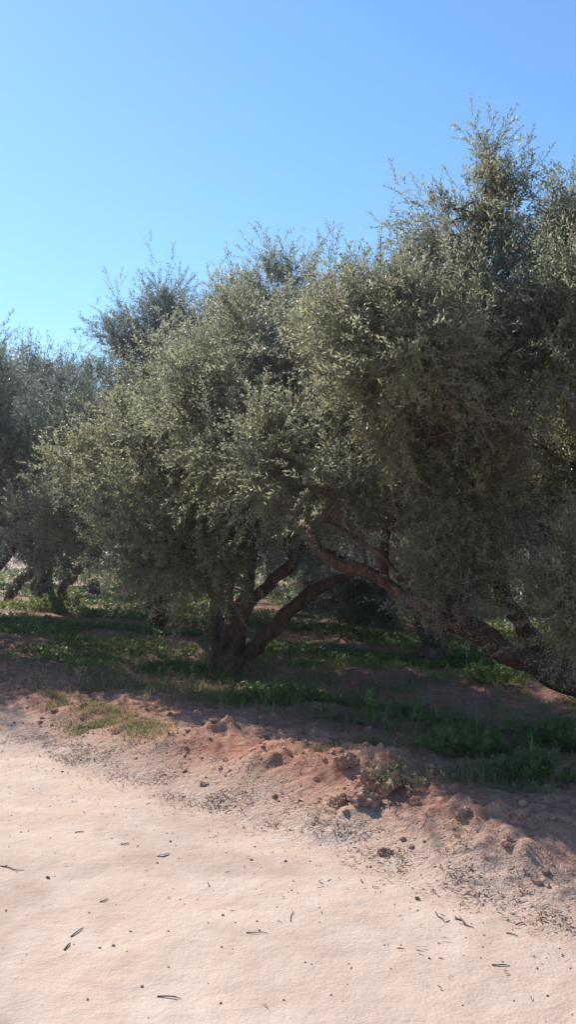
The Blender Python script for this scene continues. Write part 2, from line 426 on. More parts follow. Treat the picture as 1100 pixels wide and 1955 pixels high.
def auto_branches(limbs, lobes, g, sub=7, r0=.045):
    """boughs from the nearest limb into each lobe; geometry goes to that limb"""
    res = [[] for _ in limbs]
    sk = [smooth_path(P, R, 5) for P, R in limbs]
    for c, rad in lobes:
        best = None
        for i, (P, R) in enumerate(sk):
            dd = np.linalg.norm(P - c, axis=1) + 1.3 * np.maximum(P[:, 2] - c[2] + .1, 0)
            dd[:max(1, len(P) // 3)] += 1.0
            k = int(dd.argmin())
            if best is None or dd[k] < best[0]: best = (dd[k], i, k)
        _, i, k = best
        s = sk[i][0][k]; rr = min(sk[i][1][k] * .8, r0 + .012 * np.linalg.norm(c - s), .006 + .05 * float(rad.min()))
        m = (s + c) / 2 + g.normal(size=3) * .12 * np.linalg.norm(c - s) + np.array([0, 0, .06])
        res[i].append(tube([s, m, c], [rr, rr * .7, rr * .45], 7, .2, 5, g.random() * 9))
        for _ in range(sub if rad.min() > .3 else 3):
            dr = nrm(g.normal(size=3) + np.array([0, 0, .35])); t0 = c * (1 - (q := g.random() * .5)) + m * q
            e = c + dr * rad * .85; mm = (t0 + e) / 2 + g.normal(size=3) * .13
            res[i].append(tube([t0, mm, e], [rr * .42, rr * .26, .006], 5, 0, 4))
            for _ in range(2):
                dr2 = nrm(dr + g.normal(size=3) * .6); res[i].append(tube([mm, (mm + c + dr2 * rad) / 2 + g.normal(size=3) * .06, c + dr2 * rad * .9], [rr * .2, rr * .14, .004], 5, 0, 3))
    return res

def olive(base_px, base_py, label, trunk, limbs, lobes, ntw, seed, bark=None, limb_bark=None, group='large olive trees of the near rows', sub=7, rough=.52, flare=1.25, name='olive_tree', **kw):
    x, y, z = ground_at(base_px, base_py)
    base = np.array([x, y, z])
    e = empty(name, base, label, 'tree', group)
    bark = bark or M_BARK
    g = np.random.default_rng(seed + 100)
    P, R = trunk
    P = [np.array(p, float) for p in P]
    V, F = tube([P[0] - np.array([0, 0, .25])] + P, [R[0] * flare] + list(R), 22, rough, 9, seed)
    knobs = []
    link_mesh('trunk', V - base, F, bark, None, True, None, e)
    br = auto_branches(limbs, lobes, g, sub)
    for (LP, LR), extra in zip(limbs, br):
        V0, F0 = tube(LP, LR, 16, rough, 9, seed + len(LP) + LR[0] * 50)
        V, F = merge([(V0, F0)] + extra)
        link_mesh('limb', V - base, F, [limb_bark or bark, M_BARK], (np.arange(len(F)) >= len(F0)).astype(int), True, None, e)
    crown_mesh(lobes, ntw, seed, parent=e, origin=base, **kw)
    return e
exec_trees = True

# ------------------------------------------------------------------ ground objects
P, F, uc = ground_mesh()
def part_of(mask, name, label, cat):
    f = F[mask].reshape(-1, 4)
    used, inv = np.unique(f, return_inverse=True)
    o = link_mesh(name, P[used], inv.reshape(-1, 4), M_SOIL, None, True)
    if o.data.polygons[0].normal.z < 0: o.data.flip_normals()
    return tag(o, label, cat, None, 'structure')
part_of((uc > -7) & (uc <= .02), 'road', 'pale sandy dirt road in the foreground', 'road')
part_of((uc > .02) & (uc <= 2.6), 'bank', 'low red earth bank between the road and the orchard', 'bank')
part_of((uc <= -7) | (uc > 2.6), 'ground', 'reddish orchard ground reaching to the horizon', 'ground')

# ------------------------------------------------------------------ trees
def G3(px, py): return np.array(ground_at(px, py))
# right-hand big tree: trunk comes in from the right edge, a long reddish limb reaches left
b = G3(1255, 1418); dR = b[1] / .78
def at2(px, py, d): return at(px, py, d * .78)
def lobe2(px, py, d, rx, ry, rz=None): return lobe(px, py, d * .78, rx, ry, rz * .85 if rz else None)
def sc(r): return [q * .8 for q in r]

T2_lobes = [lobe2(700, 720, 9.3, 120, 120), lobe2(650, 620, 9.6, 90, 70), lobe2(770, 575, 9.4, 75, 50), lobe2(830, 640, 9.0, 120, 120),
            lobe2(900, 490, 9.2, 75, 75), lobe2(930, 420, 9.2, 55, 70), lobe2(936, 345, 9.2, 30, 50), lobe2(865, 400, 9.2, 42, 35), lobe2(835, 460, 9.3, 42, 45), lobe2(1040, 540, 9.0, 95, 100), lobe2(1110, 480, 9.3, 60, 85),
            lobe2(840, 820, 8.6, 120, 110), lobe2(960, 760, 9.0, 130, 140), lobe2(1090, 700, 9.6, 90, 110), lobe2(690, 860, 9.3, 110, 90),
            lobe2(880, 950, 8.6, 100, 95), lobe2(1010, 930, 9.6, 105, 110), lobe2(1110, 930, 9.8, 70, 100), lobe2(760, 980, 9.6, 90, 70),
            lobe2(840, 1070, 8.8, 75, 50), lobe2(985, 1050, 9.6, 55, 35), lobe2(640, 970, 9.5, 80, 55), lobe2(1180, 600, 9.4, 90, 160), lobe2(1190, 860, 9.4, 90, 140),
            lobe2(900, 620, 8.0, 130, 90, .8), lobe2(720, 680, 8.2, 130, 70, .8), lobe2(1050, 660, 8.0, 110, 110, .9), lobe2(790, 840, 8.0, 80, 70, .6), lobe2(590, 900, 9.6, 60, 70), lobe2(640, 690, 8.3, 90, 60, .6), lobe2(740, 670, 8.2, 80, 60, .6), lobe2(650, 810, 11.0, 90, 70, .8)]
T2_lobes += [lobe(530, 900, 7.2, 55, 50, .45), lobe(490, 860, 7.3, 50, 45, .4), lobe(560, 830, 7.2, 50, 45, .4), lobe(640, 960, 6.5, 60, 45, .4), lobe(600, 930, 6.6, 50, 50, .4), lobe(700, 770, 6.3, 90, 70, .5), lobe(800, 700, 6.0, 90, 70, .5), lobe(960, 680, 5.9, 100, 80, .6), lobe(1290, 760, 6.2, 140, 200), lobe(1240, 520, 6.6, 110, 120),  # near-left and off-frame lobes added to cast shade on the right bank
             lobe(850, 1100, 6.6, 60, 50, .3), lobe(845, 1150, 6.6, 50, 45, .3), lobe(855, 1150, 6.4, 36, 36, .2), lobe(866, 1200, 6.6, 42, 36, .2), lobe(910, 1120, 6.7, 40, 40, .2),
             lobe(1100, 1120, 5.6, 36, 34, .2), lobe(1105, 1165, 5.6, 36, 34, .2), lobe(1120, 1100, 6.0, 50, 40, .25), lobe(1115, 1185, 5.9, 62, 45, .25), lobe(1170, 1100, 6.0, 70, 90, .4), lobe(1085, 1160, 5.9, 34, 34, .2)]
T2_limbs = [
    ([at2(1190, 1372, dR), at2(1140, 1335, 9.15), at2(1085, 1305, 9.2), at2(1040, 1282, 9.25), at2(985, 1248, 9.2), at2(930, 1218, 9.15), at2(860, 1185, 9.2), at2(800, 1158, 9.3), at2(735, 1115, 9.5), at2(690, 1088, 9.6), at2(640, 1068, 9.8), at2(598, 1035, 10.0), at2(585, 960, 10.1), at2(600, 850, 10.1), at2(640, 720, 10)],
     sc([.19, .175, .16, .14, .12, .105, .09, .08, .068, .066, .06, .055, .05, .042, .03])),
    ([at2(1130, 1315, dR + .1), at2(1062, 1258, 9.7), at2(1022, 1225, 9.9), at2(995, 1180, 10), at2(965, 1140, 10), at2(945, 1060, 9.9), at2(940, 930, 9.6), at2(930, 760, 9.4), at2(915, 560, 9.3), at2(932, 330, 9.2)],
     sc([.13, .115, .10, .09, .085, .08, .075, .06, .045, .012])),
    ([at2(1165, 1340, dR), at2(1170, 1150, 9.8), at2(1120, 980, 9.7), at2(1080, 880, 9.5), at2(1000, 830, 9.4), at2(930, 800, 9.2)], sc([.16, .13, .10, .08, .06, .04])),
    ([at2(735, 1115, 9.5), at2(735, 1060, 9.5), at2(745, 1000, 9.5), at2(770, 900, 9.4), at2(820, 780, 9.3)], sc([.06, .05, .045, .04, .03])),
    ([at2(800, 1158, 9.3), at2(740, 1070, 9.1), at2(700, 1040, 9.2), at2(640, 1000, 9.3)], sc([.035, .03, .025, .012])),
    ([at2(1170, 1150, 9.8), at(1180, 1120, 6.4), at(1130, 1160, 6.0), at(1085, 1185, 5.9)], [.05, .035, .02, .01]),
]
olive(1255, 1418, 'large olive tree on the right with a tall spire and a long reddish limb',
      ([b, at2(1215, 1392, dR), at2(1170, 1358, dR)], sc([.21, .19, .18])), T2_limbs, T2_lobes, 43000, 2, limb_bark=M_BARK_RED, gap=.0,
      shoots=[(at2(936, 325, 9.2), 0.46, 0.07, 20), (at2(955, 360, 9.2), 0.36, 0.10, 20), (at2(930, 400, 9.2), 0.42, 0.20, 50), (at2(925, 460, 9.2), 0.40, 0.32, 60), (at2(870, 400, 9.3), 0.37, 0.11, 16), (at2(840, 372, 9.3), 0.23, 0.08, 9), (at2(903, 330, 9.2), 0.26, 0.05, 6), (at2(825, 470, 9.3), 0.37, 0.12, 22), (at2(985, 440, 9.2), 0.33, 0.16, 20),
              (at2(1085, 430, 9.2), 0.45, 0.22, 40), (at2(1035, 470, 9.0), 0.33, 0.20, 26), (at2(790, 530, 9.4), 0.37, 0.20, 26), (at2(725, 570, 9.6), 0.37, 0.24, 30), (at2(670, 565, 9.6), 0.41, 0.13, 22), (at2(612, 575, 10), 0.45, 0.16, 26), (at2(1120, 400, 9.2), 0.49, 0.24, 26), (at2(850, 590, 8.6), 0.29, 0.32, 26), (at2(960, 560, 8.8), 0.29, 0.32, 26)],
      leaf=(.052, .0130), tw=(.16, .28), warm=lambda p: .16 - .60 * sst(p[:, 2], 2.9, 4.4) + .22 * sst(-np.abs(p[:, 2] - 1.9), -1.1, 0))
# centre tree
b = G3(440, 1288); d1 = b[1]
T1_lobes = [lobe(470, 760, 11.0, 130, 120), lobe(400, 700, 11.4, 90, 80), lobe(520, 650, 11.4, 100, 80), lobe(430, 620, 11.6, 60, 50), lobe(340, 840, 10.6, 110, 100), lobe(250, 800, 11, 80, 60),
            lobe(200, 890, 11, 75, 75), lobe(480, 900, 10.4, 130, 110), lobe(320, 960, 10.2, 100, 80), lobe(150, 960, 11.4, 70, 45), lobe(420, 1020, 10.0, 95, 80),
            lobe(290, 1035, 10.2, 75, 55), lobe(360, 1085, 9.9, 75, 50), lobe(300, 1070, 9.8, 80, 45), lobe(375, 1115, 9.7, 60, 35), lobe(240, 1055, 10, 50, 35), lobe(400, 1060, 9.6, 70, 60), lobe(330, 1030, 9.6, 80, 60), lobe(60, 1000, 11.6, 50, 30), lobe(410, 1085, 10.0, 40, 35), lobe(570, 800, 10.8, 90, 90), lobe(560, 950, 10.8, 75, 65), lobe(545, 1020, 10.6, 40, 35), lobe(230, 970, 10.8, 70, 60), lobe(540, 570, 11.6, 60, 45),
            lobe(500, 700, 9.3, 110, 80, .8), lobe(400, 780, 9.4, 90, 80, .8), lobe(570, 720, 9.2, 90, 80, .8), lobe(545, 700, 8.4, 80, 60, .6), lobe(440, 890, 8.4, 80, 65, .6), lobe(380, 800, 8.8, 80, 65, .6), lobe(500, 940, 8.4, 60, 50, .5), lobe(540, 830, 8.8, 80, 70, .7), lobe(460, 850, 8.9, 80, 70, .6), lobe(530, 880, 12.4, 100, 80, .9), lobe(420, 880, 12.4, 100, 90, .9), lobe(400, 760, 12.4, 90, 80, .9), lobe(85, 985, 11.8, 60, 35)]  # nearest lobes added to shade the bank, rearmost to shade the floor
T1_limbs = [
    ([b + [.0, .05, .02], at(445, 1240, d1), at(458, 1195, 11), at(478, 1150, 10.9), at(515, 1110, 10.9), at(560, 1068, 11), at(600, 1000, 11), at(590, 860, 11)], [.13, .12, .105, .09, .08, .07, .055, .03]),
    ([b + [.12, .05, .0], at(478, 1248, d1), at(520, 1200, 11), at(560, 1165, 10.9), at(605, 1128, 10.8), at(640, 1106, 10.6), at(665, 1098, 10.4), at(700, 1080, 10.2)], [.105, .095, .085, .078, .07, .06, .045, .025]),
    ([b + [-.20, .05, .0], at(412, 1240, d1), at(408, 1200, 11.1), at(412, 1150, 11.1), at(430, 1060, 11), at(440, 900, 11), at(450, 740, 11.3)], [.10, .085, .08, .07, .06, .05, .03]),
    ([b + [-.05, .0, .02], at(425, 1240, d1), at(440, 1190, 11), at(470, 1130, 11), at(482, 1080, 11), at(490, 960, 11)], [.10, .085, .075, .06, .05, .03]),
    ([at(430, 1060, 11), at(370, 1000, 10.7), at(310, 920, 10.7), at(240, 860, 11)], [.06, .05, .04, .02]),
    ([at(560, 1068, 11), at(545, 1030, 11), at(590, 1010, 11.2), at(600, 960, 11)], [.05, .04, .03, .02]),
]
olive(440, 1288, 'multi-stemmed olive tree in the centre with trunks fanning out from one base',
      ([b, at(436, 1268, d1), at(440, 1240, d1)], [.25, .19, .14]), T1_limbs, T1_lobes, 35000, 1, gap=-.1,
      shoots=[(at(430, 590, 11.6), .7, .25, 34), (at(500, 570, 11.8), .6, .3, 34), (at(380, 640, 11.6), .5, .2, 24), (at(555, 560, 11.8), .55, .25, 30), (at(250, 750, 11), .35, .3, 20), (at(320, 740, 11), .35, .3, 20)],
      warm=lambda p: .42 * sst(-p[:, 2], -3.6, -2.0) - .50 * sst(p[:, 2], 3.2, 4.8), flare=1.25)

# tree showing behind the centre tree
b = G3(300, 1195)
TB = [lobe(290, 680, 15.5, 90, 80), lobe(310, 610, 15.5, 50, 50), lobe(240, 640, 15.5, 45, 45), lobe(370, 700, 15.5, 80, 80), lobe(220, 740, 15.5, 60, 45), lobe(330, 850, 15.5, 120, 120), lobe(200, 860, 15.7, 80, 90), lobe(250, 980, 15.5, 80, 55), lobe(125, 900, 15.4, 80, 80), lobe(100, 990, 15.6, 70, 50), lobe(150, 800, 15.6, 60, 60)]
olive(300, 1195, 'olive tree standing behind the left shoulder of the centre tree, twiggy bluish top',
      ([b, at(300, 1150, 18), at(305, 1100, 17.5)], [.2, .17, .15]),
      [([at(305, 1100, 17.5), at(300, 980, 16.3), at(320, 800, 15.6), at(310, 620, 15.5)], [.14, .11, .08, .02]), ([at(305, 1100, 17.5), at(270, 980, 16.5), at(230, 800, 15.7), at(240, 650, 15.5)], [.11, .09, .06, .015])],
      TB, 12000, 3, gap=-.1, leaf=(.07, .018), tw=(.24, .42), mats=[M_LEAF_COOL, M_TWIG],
      shoots=[(at(310, 570, 15.5), .55, .25, 18), (at(230, 610, 15.5), .45, .35, 20), (at(365, 620, 15.5), .45, .25, 14), (at(185, 700, 15.5), .45, .25, 14)])
# left trees
b = G3(95, 1152)
TL = [lobe(60, 780, 24, 110, 75), lobe(150, 800, 24, 80, 60), lobe(-30, 830, 24, 110, 110), lobe(70, 900, 24, 120, 95), lobe(160, 900, 24, 80, 80), lobe(0, 1000, 24, 110, 60), lobe(110, 1010, 23.5, 90, 50), lobe(60, 1040, 23, 55, 30), lobe(170, 1040, 24, 70, 40), lobe(70, 730, 24, 40, 40)]
olive(85, 1152, 'dark olive tree on the left with splayed leaning trunks above green weeds',
      ([b, at(80, 1135, 27.2), at(78, 1115, 27)], [.32, .26, .2]),
      [([b + [-1.5, 0, 0], at(35, 1112, 27), at(85, 1072, 26.5), at(110, 1020, 25), at(100, 900, 24)], [.16, .14, .12, .09, .05]),
       ([b + [.45, 0, 0], at(118, 1125, 27), at(148, 1090, 26.6), at(185, 1050, 26), at(190, 950, 24.5)], [.15, .13, .11, .08, .04]),
       ([at(78, 1115, 27), at(76, 1080, 26.6), at(60, 1000, 25), at(50, 880, 24), at(60, 760, 24)], [.21, .18, .13, .09, .04]),
       ([b + [.2, -.1, 0], at(93, 1110, 27), at(97, 1070, 26.6), at(120, 1000, 25)], [.09, .08, .07, .05])],
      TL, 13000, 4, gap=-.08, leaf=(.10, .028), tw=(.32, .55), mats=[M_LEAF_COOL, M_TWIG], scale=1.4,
      shoots=[(at(70, 710, 24), .8, .5, 30), (at(150, 740, 24), .6, .7, 30), (at(10, 740, 24), .7, .6, 20)])
b = G3(-190, 1235)
TS = [lobe(-190, 850, 15, 190, 150), lobe(-90, 800, 15, 120, 90), lobe(-100, 950, 15, 130, 90), lobe(-60, 740, 15, 50, 60), lobe(-260, 760, 15, 150, 140), lobe(-30, 880, 15.2, 80, 100), lobe(-300, 950, 15, 150, 100),
      lobe(-20, 960, 15.5, 70, 60), lobe(-140, 900, 13.6, 150, 110, 1.0), lobe(-320, 850, 14, 160, 150), lobe(-150, 1040, 15, 120, 50)]
olive(-190, 1235, 'olive tree mostly beyond the left edge, its dark crown side in view',
      ([b, at(-190, 1180, 15), at(-185, 1100, 15)], [.26, .2, .18]),
      [([at(-185, 1100, 15), at(-150, 980, 15), at(-100, 830, 15), at(-60, 720, 15)], [.15, .11, .07, .02]), ([at(-185, 1100, 15), at(-230, 980, 15), at(-260, 780, 15)], [.15, .11, .05])],
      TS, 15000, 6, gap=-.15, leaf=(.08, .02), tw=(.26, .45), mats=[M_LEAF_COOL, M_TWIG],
      shoots=[(at(-10, 690, 15), .45, .22, 16), (at(-80, 700, 15), .5, .4, 20)])
# small suckering tree and dark bush seen beneath the limbs
b = G3(826, 1258)
S6 = [lobe(830, 1120, 13, 75, 60), lobe(800, 1060, 13.2, 80, 60), lobe(880, 1070, 13.2, 80, 60), lobe(845, 1185, 12.6, 45, 40), lobe(900, 1140, 13, 50, 40)]
olive(826, 1258, 'small olive tree with thin forked stems between the two big trees',
      ([b, at(835, 1250, 13.1), at(842, 1235, 13.1)], [.17, .13, .10]),
      [([b + [-.12, 0, 0], at(812, 1225, 13.1), at(798, 1185, 13.1), at(790, 1120, 13.1)], [.07, .06, .05, .02]),
       ([b + [.0, 0, 0], at(828, 1225, 13.1), at(818, 1190, 13.1), at(815, 1120, 13.1)], [.04, .035, .03, .015]),
       ([at(842, 1235, 13.1), at(852, 1200, 13.1), at(856, 1150, 13), at(870, 1080, 13.1)], [.09, .08, .07, .03])],
      S6, 3000, 7, gap=-.1, leaf=(.06, .016), sub=5)
b = G3(690, 1203)
S7 = [lobe(690, 1120, 18, 58, 45), lobe(660, 1150, 18, 45, 35), lobe(715, 1160, 18, 45, 35), lobe(690, 1185, 18, 50, 16)]
olive(690, 1203, 'small dark bushy olive tree in shade under the reddish limb',
      ([b, at(692, 1185, 18.2), at(690, 1160, 18)], [.16, .12, .10]), [([at(690, 1160, 18), at(688, 1130, 18), at(690, 1090, 18)], [.09, .07, .03])],
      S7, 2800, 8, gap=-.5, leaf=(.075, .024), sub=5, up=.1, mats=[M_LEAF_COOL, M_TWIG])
b = G3(585, 1168)
S8 = [lobe(590, 1105, 24, 70, 40), lobe(560, 1070, 24, 80, 50), lobe(640, 1060, 24, 90, 50), lobe(600, 1010, 24, 110, 60)]
olive(585, 1168, 'grey olive tree in the second row seen through the gap above the leaning limb',
      ([b, at(585, 1140, 24), at(590, 1100, 24)], [.22, .17, .13]), [([at(590, 1100, 24), at(595, 1050, 24), at(600, 980, 24)], [.13, .1, .04])],
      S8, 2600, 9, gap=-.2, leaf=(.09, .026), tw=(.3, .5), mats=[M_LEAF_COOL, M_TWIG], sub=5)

# back rows: one tree, then copies
def far_tree_proto():
    b0 = np.array([0, 0, 0.0])
    lob = [(np.array(c, float), np.array(r, float)) for c, r in
           (((0, 0, 4.0), (2.2, 2.1, 1.5)), ((-1.7, .2, 3.3), (1.5, 1.5, 1.2)), ((1.7, -.3, 3.2), (1.6, 1.5, 1.3)), ((.3, -1.4, 2.6), (1.6, 1.2, 1.1)), ((-.3, 1.4, 2.8), (1.6, 1.3, 1.1)), ((.4, 0, 5.2), (1.1, 1.0, 1.0)), ((-2.4, -.6, 2.1), (.9, .9, .7)), ((2.5, .3, 2.0), (.9, .9, .7)))]
    e = bpy.data.objects.new('olive_tree', None); col.objects.link(e); e['category'] = 'tree'
    V, F = tube([(0, 0, -.3), (0, 0, 0), (.05, 0, .5), (.1, .05, 1.0)], [.4, .3, .24, .22], 10, .25)
    link_mesh('trunk', V, F, M_BARK, None, True, None, e)
    limbs = [([np.array(q, float) for q in pts], r) for pts, r in (
        (((.1, .05, .8), (-.5, .1, 1.7), (-1.2, .2, 2.7), (-1.7, .2, 3.3)), (.17, .13, .09, .04)),
        (((.1, .05, .8), (.8, -.1, 1.5), (1.4, -.3, 2.5), (1.7, -.3, 3.3)), (.17, .13, .09, .04)),
        (((.1, .05, .9), (.15, .1, 2.0), (0, 0, 3.2), (.3, 0, 4.6)), (.18, .13, .09, .03)))]
    g = np.random.default_rng(77); br = auto_branches(limbs, lob, g, 4)
    for (LP, LR), ex in zip(limbs, br):
        V, F = merge([tube(LP, LR, 8, .2)] + ex); link_mesh('limb', V, F, M_BARK, None, True, None, e)
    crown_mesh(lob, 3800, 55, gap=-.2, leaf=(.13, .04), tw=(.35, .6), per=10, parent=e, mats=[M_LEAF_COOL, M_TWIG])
    return e
def copy_tree(o):
    c = o.copy(); col.objects.link(c)
    for ch in o.children:
        k = ch.copy(); col.objects.link(k); k.parent = c
    return c
proto = far_tree_proto(); used = False
rnd = random.Random(9)
FAR = [(432, 17.5, 'olive tree added directly behind the centre tree to shade the floor, its trunk hidden by the stems'),  # this and the next two: hidden trees added to shade the orchard floor
       (858, 17, 'olive tree added to shade the floor, hidden directly behind the small forked olive tree'),
       (1120, 15.5, 'olive tree added to shade the floor, hidden behind the trunk at the right edge'),
       (-60, 21, 'olive tree behind the dark crown at the left edge'),
       (300, 24, 'olive tree behind the hanging left boughs of the centre tree'),
       (520, 30, 'olive tree in the third row between the centre stems'),
       (1010, 25, 'olive tree in the second row right of the forked olive'),
       (730, 27, 'olive tree in the second row right of the dark bushy olive'),
       (180, 33, 'far olive tree on two thin trunks just right of the dark left tree'),
       (-20, 44, 'far olive tree at the left edge showing under the dark left crown'),
       (60, 62, 'distant olive tree in line between the leaning trunks of the left tree'),
       (340, 58, 'distant olive tree behind the low left boughs of the centre tree'),
       (260, 41, 'far olive tree right of the thin trunks, behind green weeds'),
       (470, 40, 'far olive tree behind the crossing stems of the centre tree'),
       (560, 60, 'distant olive tree seen in the gap right of the centre stems'),
       (660, 42, 'far olive tree behind the dark bushy olive'),
       (770, 36, 'far olive tree between the dark bush and the thin forked stems'),
       (750, 70, 'most distant olive tree right of the dark bush'),
       (880, 50, 'far olive tree behind the thin forked stems'),
       (960, 34, 'far olive tree left of the leaning trunk on the right'),
       (1050, 48, 'far olive tree right of the leaning trunk on the right'),
       (1140, 30, 'far olive tree behind the bright low bough at the right edge')]
for px, d, lab in FAR:
    o = proto if not used else copy_tree(proto); used = True
    x = (px - CX) / FPX * d
    s = .85 + .35 * rnd.random()
    o.location = (x, d, Hs(x, d) - .05); o.rotation_euler = (0, 0, rnd.random() * 6.28); o.scale = (s, s, s * (.9 + .2 * rnd.random()))
    tag(o, lab, 'tree', 'olive trees in the far rows')

# ------------------------------------------------------------------ ground cover
def scatter_cover():
    g = np.random.default_rng(21)
    Vs, Fs, Ts = [], [], []; off = 0
    def emit(x, y, size, tone, per, grass):
        nonlocal off
        n = len(x); z = H(x, y)
        o = np.stack([x, y, z], 1)
        a = g.random((n, per)) * 6.28
        tilt = (.25 + .5 * g.random((n, per))) if grass else (.6 + .75 * g.random((n, per)))
        d = np.stack([np.cos(a) * np.sin(tilt), np.sin(a) * np.sin(tilt), np.cos(tilt)], -1)
        base = o[:, None, :] + np.stack([g.normal(size=(n, per)), g.normal(size=(n, per)), np.zeros((n, per))], -1) * size[:, None, None] * .4
        if not grass: base[..., 2] += g.random((n, per)) * size[:, None] * .8
        base[..., 2] -= .006
        ln = size[:, None] * (.6 + .8 * g.random((n, per))); wd = ln * (.10 if grass else .5)
        if grass: wd = np.maximum(wd, .006)
        nm = nrm(np.stack([-np.cos(a) * np.cos(tilt), -np.sin(a) * np.cos(tilt), np.sin(tilt)], -1) + g.normal(size=(n, per, 3)) * .3)
        V, F = leaf_quads(base.reshape(-1, 3), d.reshape(-1, 3), nm.reshape(-1, 3), ln.ravel(), wd.ravel())
        Vs.append(V); Fs.append(F + off); off += len(V); Ts.append(np.clip(np.repeat(tone, per) + g.normal(size=n * per) * .15, 0, 1))
    # orchard floor: patchy, in swathes parallel to the rows
    for (d0, d1, n, sz) in ((7, 13, 60000, .045), (13, 22, 60000, .065), (22, 45, 50000, .11), (45, 90, 22000, .22)):
        d = np.sqrt(g.random(n) * (d1 ** 2 - d0 ** 2) + d0 ** 2); x = (g.random(n) - .5) * .95 * d
        u, v = uv_of(x, d)
        f = n2(u * .9, v * .35, .9, 2.5, 3) + .10 * sst(x, -2, 3) + .07 + .34 * np.sin(u * 2.3 + 1.1 * n2(u, v, .25, 61)) + .10 * sst(d, 11, 20) * (1 - sst(d, 30, 45)) - .30 * (1 - sst(x, -5.5, -1)) * (1 - sst(d, 13, 17))
        k = (f > .06 + .25 * g.random(n)) & (u > 2.7 + .6 * n2(x, d, 1.1, 6)) 
        x, d = x[k], d[k]
        emit(x, d, sz * (.6 + .8 * g.random(len(x))), .45 + .3 * n2(x, d, .8, 3), 5, False)
    # sparse grass between
    n = 9000
    d = np.sqrt(g.random(n) * (14 ** 2 - 5 ** 2) + 5 ** 2); x = (g.random(n) - .5) * .9 * d; u, v = uv_of(x, d)
    k = (u > 1.9) & (n2(x, d, 1.3, 12, 2) > .12); x, d = x[k], d[k]
    emit(x, d, .06 + .06 * g.random(len(x)), .5 + 0 * x, 4, True)
    n = 5200
    d = np.sqrt(g.random(n) * (20 ** 2 - 6 ** 2) + 6 ** 2); x = (g.random(n) - .5) * .9 * d; u, v = uv_of(x, d)
    k = (u > 1.7) & (n2(x, d, .9, 41, 2) > .0); x, d = x[k], d[k]
    emit(x, d, .09 + .12 * g.random(len(x)) ** 2, 1.4 + 0 * x, 2, True)
    V = np.vstack(Vs); F = np.vstack(Fs)
    o = link_mesh('ground_cover', V, F, M_WEED, None, False, np.concatenate(Ts))
    tag(o, 'patchy low green weeds covering the orchard floor', 'ground cover', None, 'stuff')
    # grass on the bank
    Vs.clear(); Fs.clear(); Ts.clear(); off = 0
    for px, py, sx, sy, n, sz, tn in ((190, 1368, 50, 16, 1100, .04, .85), (270, 1392, 50, 14, 500, .04, .95), (100, 1342, 20, 6, 160, .05, .7), (410, 1330, 60, 10, 300, .07, .7), (930, 1480, 60, 14, 350, .07, .75),
                                (1010, 1500, 60, 18, 260, .05, .5), (850, 1395, 60, 8, 300, .06, .6), (620, 1435, 60, 12, 90, .05, .9), (720, 1420, 60, 6, 160, .05, .7), (230, 1315, 80, 8, 260, .09, .85), (480, 1340, 60, 8, 350, .08, .55)):
        qx, qy, _ = ground_many(px + g.normal(size=n) * sx * .6, py + g.normal(size=n) * sy * .6)
        emit(qx, qy, sz * (.5 + g.random(n)), np.full(n, tn), 3, True)
    o = link_mesh('grass', np.vstack(Vs), np.vstack(Fs), M_GRASS, None, False, np.concatenate(Ts))
    tag(o, 'thin yellowish grass growing on the earth bank', 'grass', None, 'stuff')
    # dry olive leaves swept along the foot of the bank
    Vs.clear(); Fs.clear(); Ts.clear(); off = 0
    n = 15000
    v = -3.5 + 11 * g.random(n); w = g.normal(size=n) * .15 + .05
    wide = g.random(n) < .09; w[wide] = .2 + g.normal(size=wide.sum()) * .6
    road = g.random(n) < .005; w[road] = -2.6 * g.random(road.sum())
    x, y = xy_of(w - .22 * n2(*xy_of(w, v), .9, 3.1), v)
    k = (n2(x, y, 2.6, 17, 2) > -.15 + .3 * g.random(n)) | road | wide; x, y = x[k], y[k]; n = len(x)
    z = H(x, y) + .004 + .008 * g.random(n)
    a = g.random(n) * 6.28; d = np.stack([np.cos(a), np.sin(a), g.normal(size=n) * .25], 1); d = nrm(d)
    nm = nrm(np.stack([g.normal(size=n) * .5, g.normal(size=n) * .5, np.ones(n)], 1)); nm = nrm(nm - d * (nm * d).sum(1)[:, None])
    V, F = leaf_quads(np.stack([x, y, z], 1), d, nm, .016 + .032 * g.random(n), .004 + .006 * g.random(n))
    o = link_mesh('leaf_litter', V, F, M_DRY, None, False, np.clip(.45 + .3 * g.normal(size=n), 0, 1))
    tag(o, 'dry brown leaves strewn along the foot of the bank', 'leaf litter', None, 'stuff')
scatter_cover()

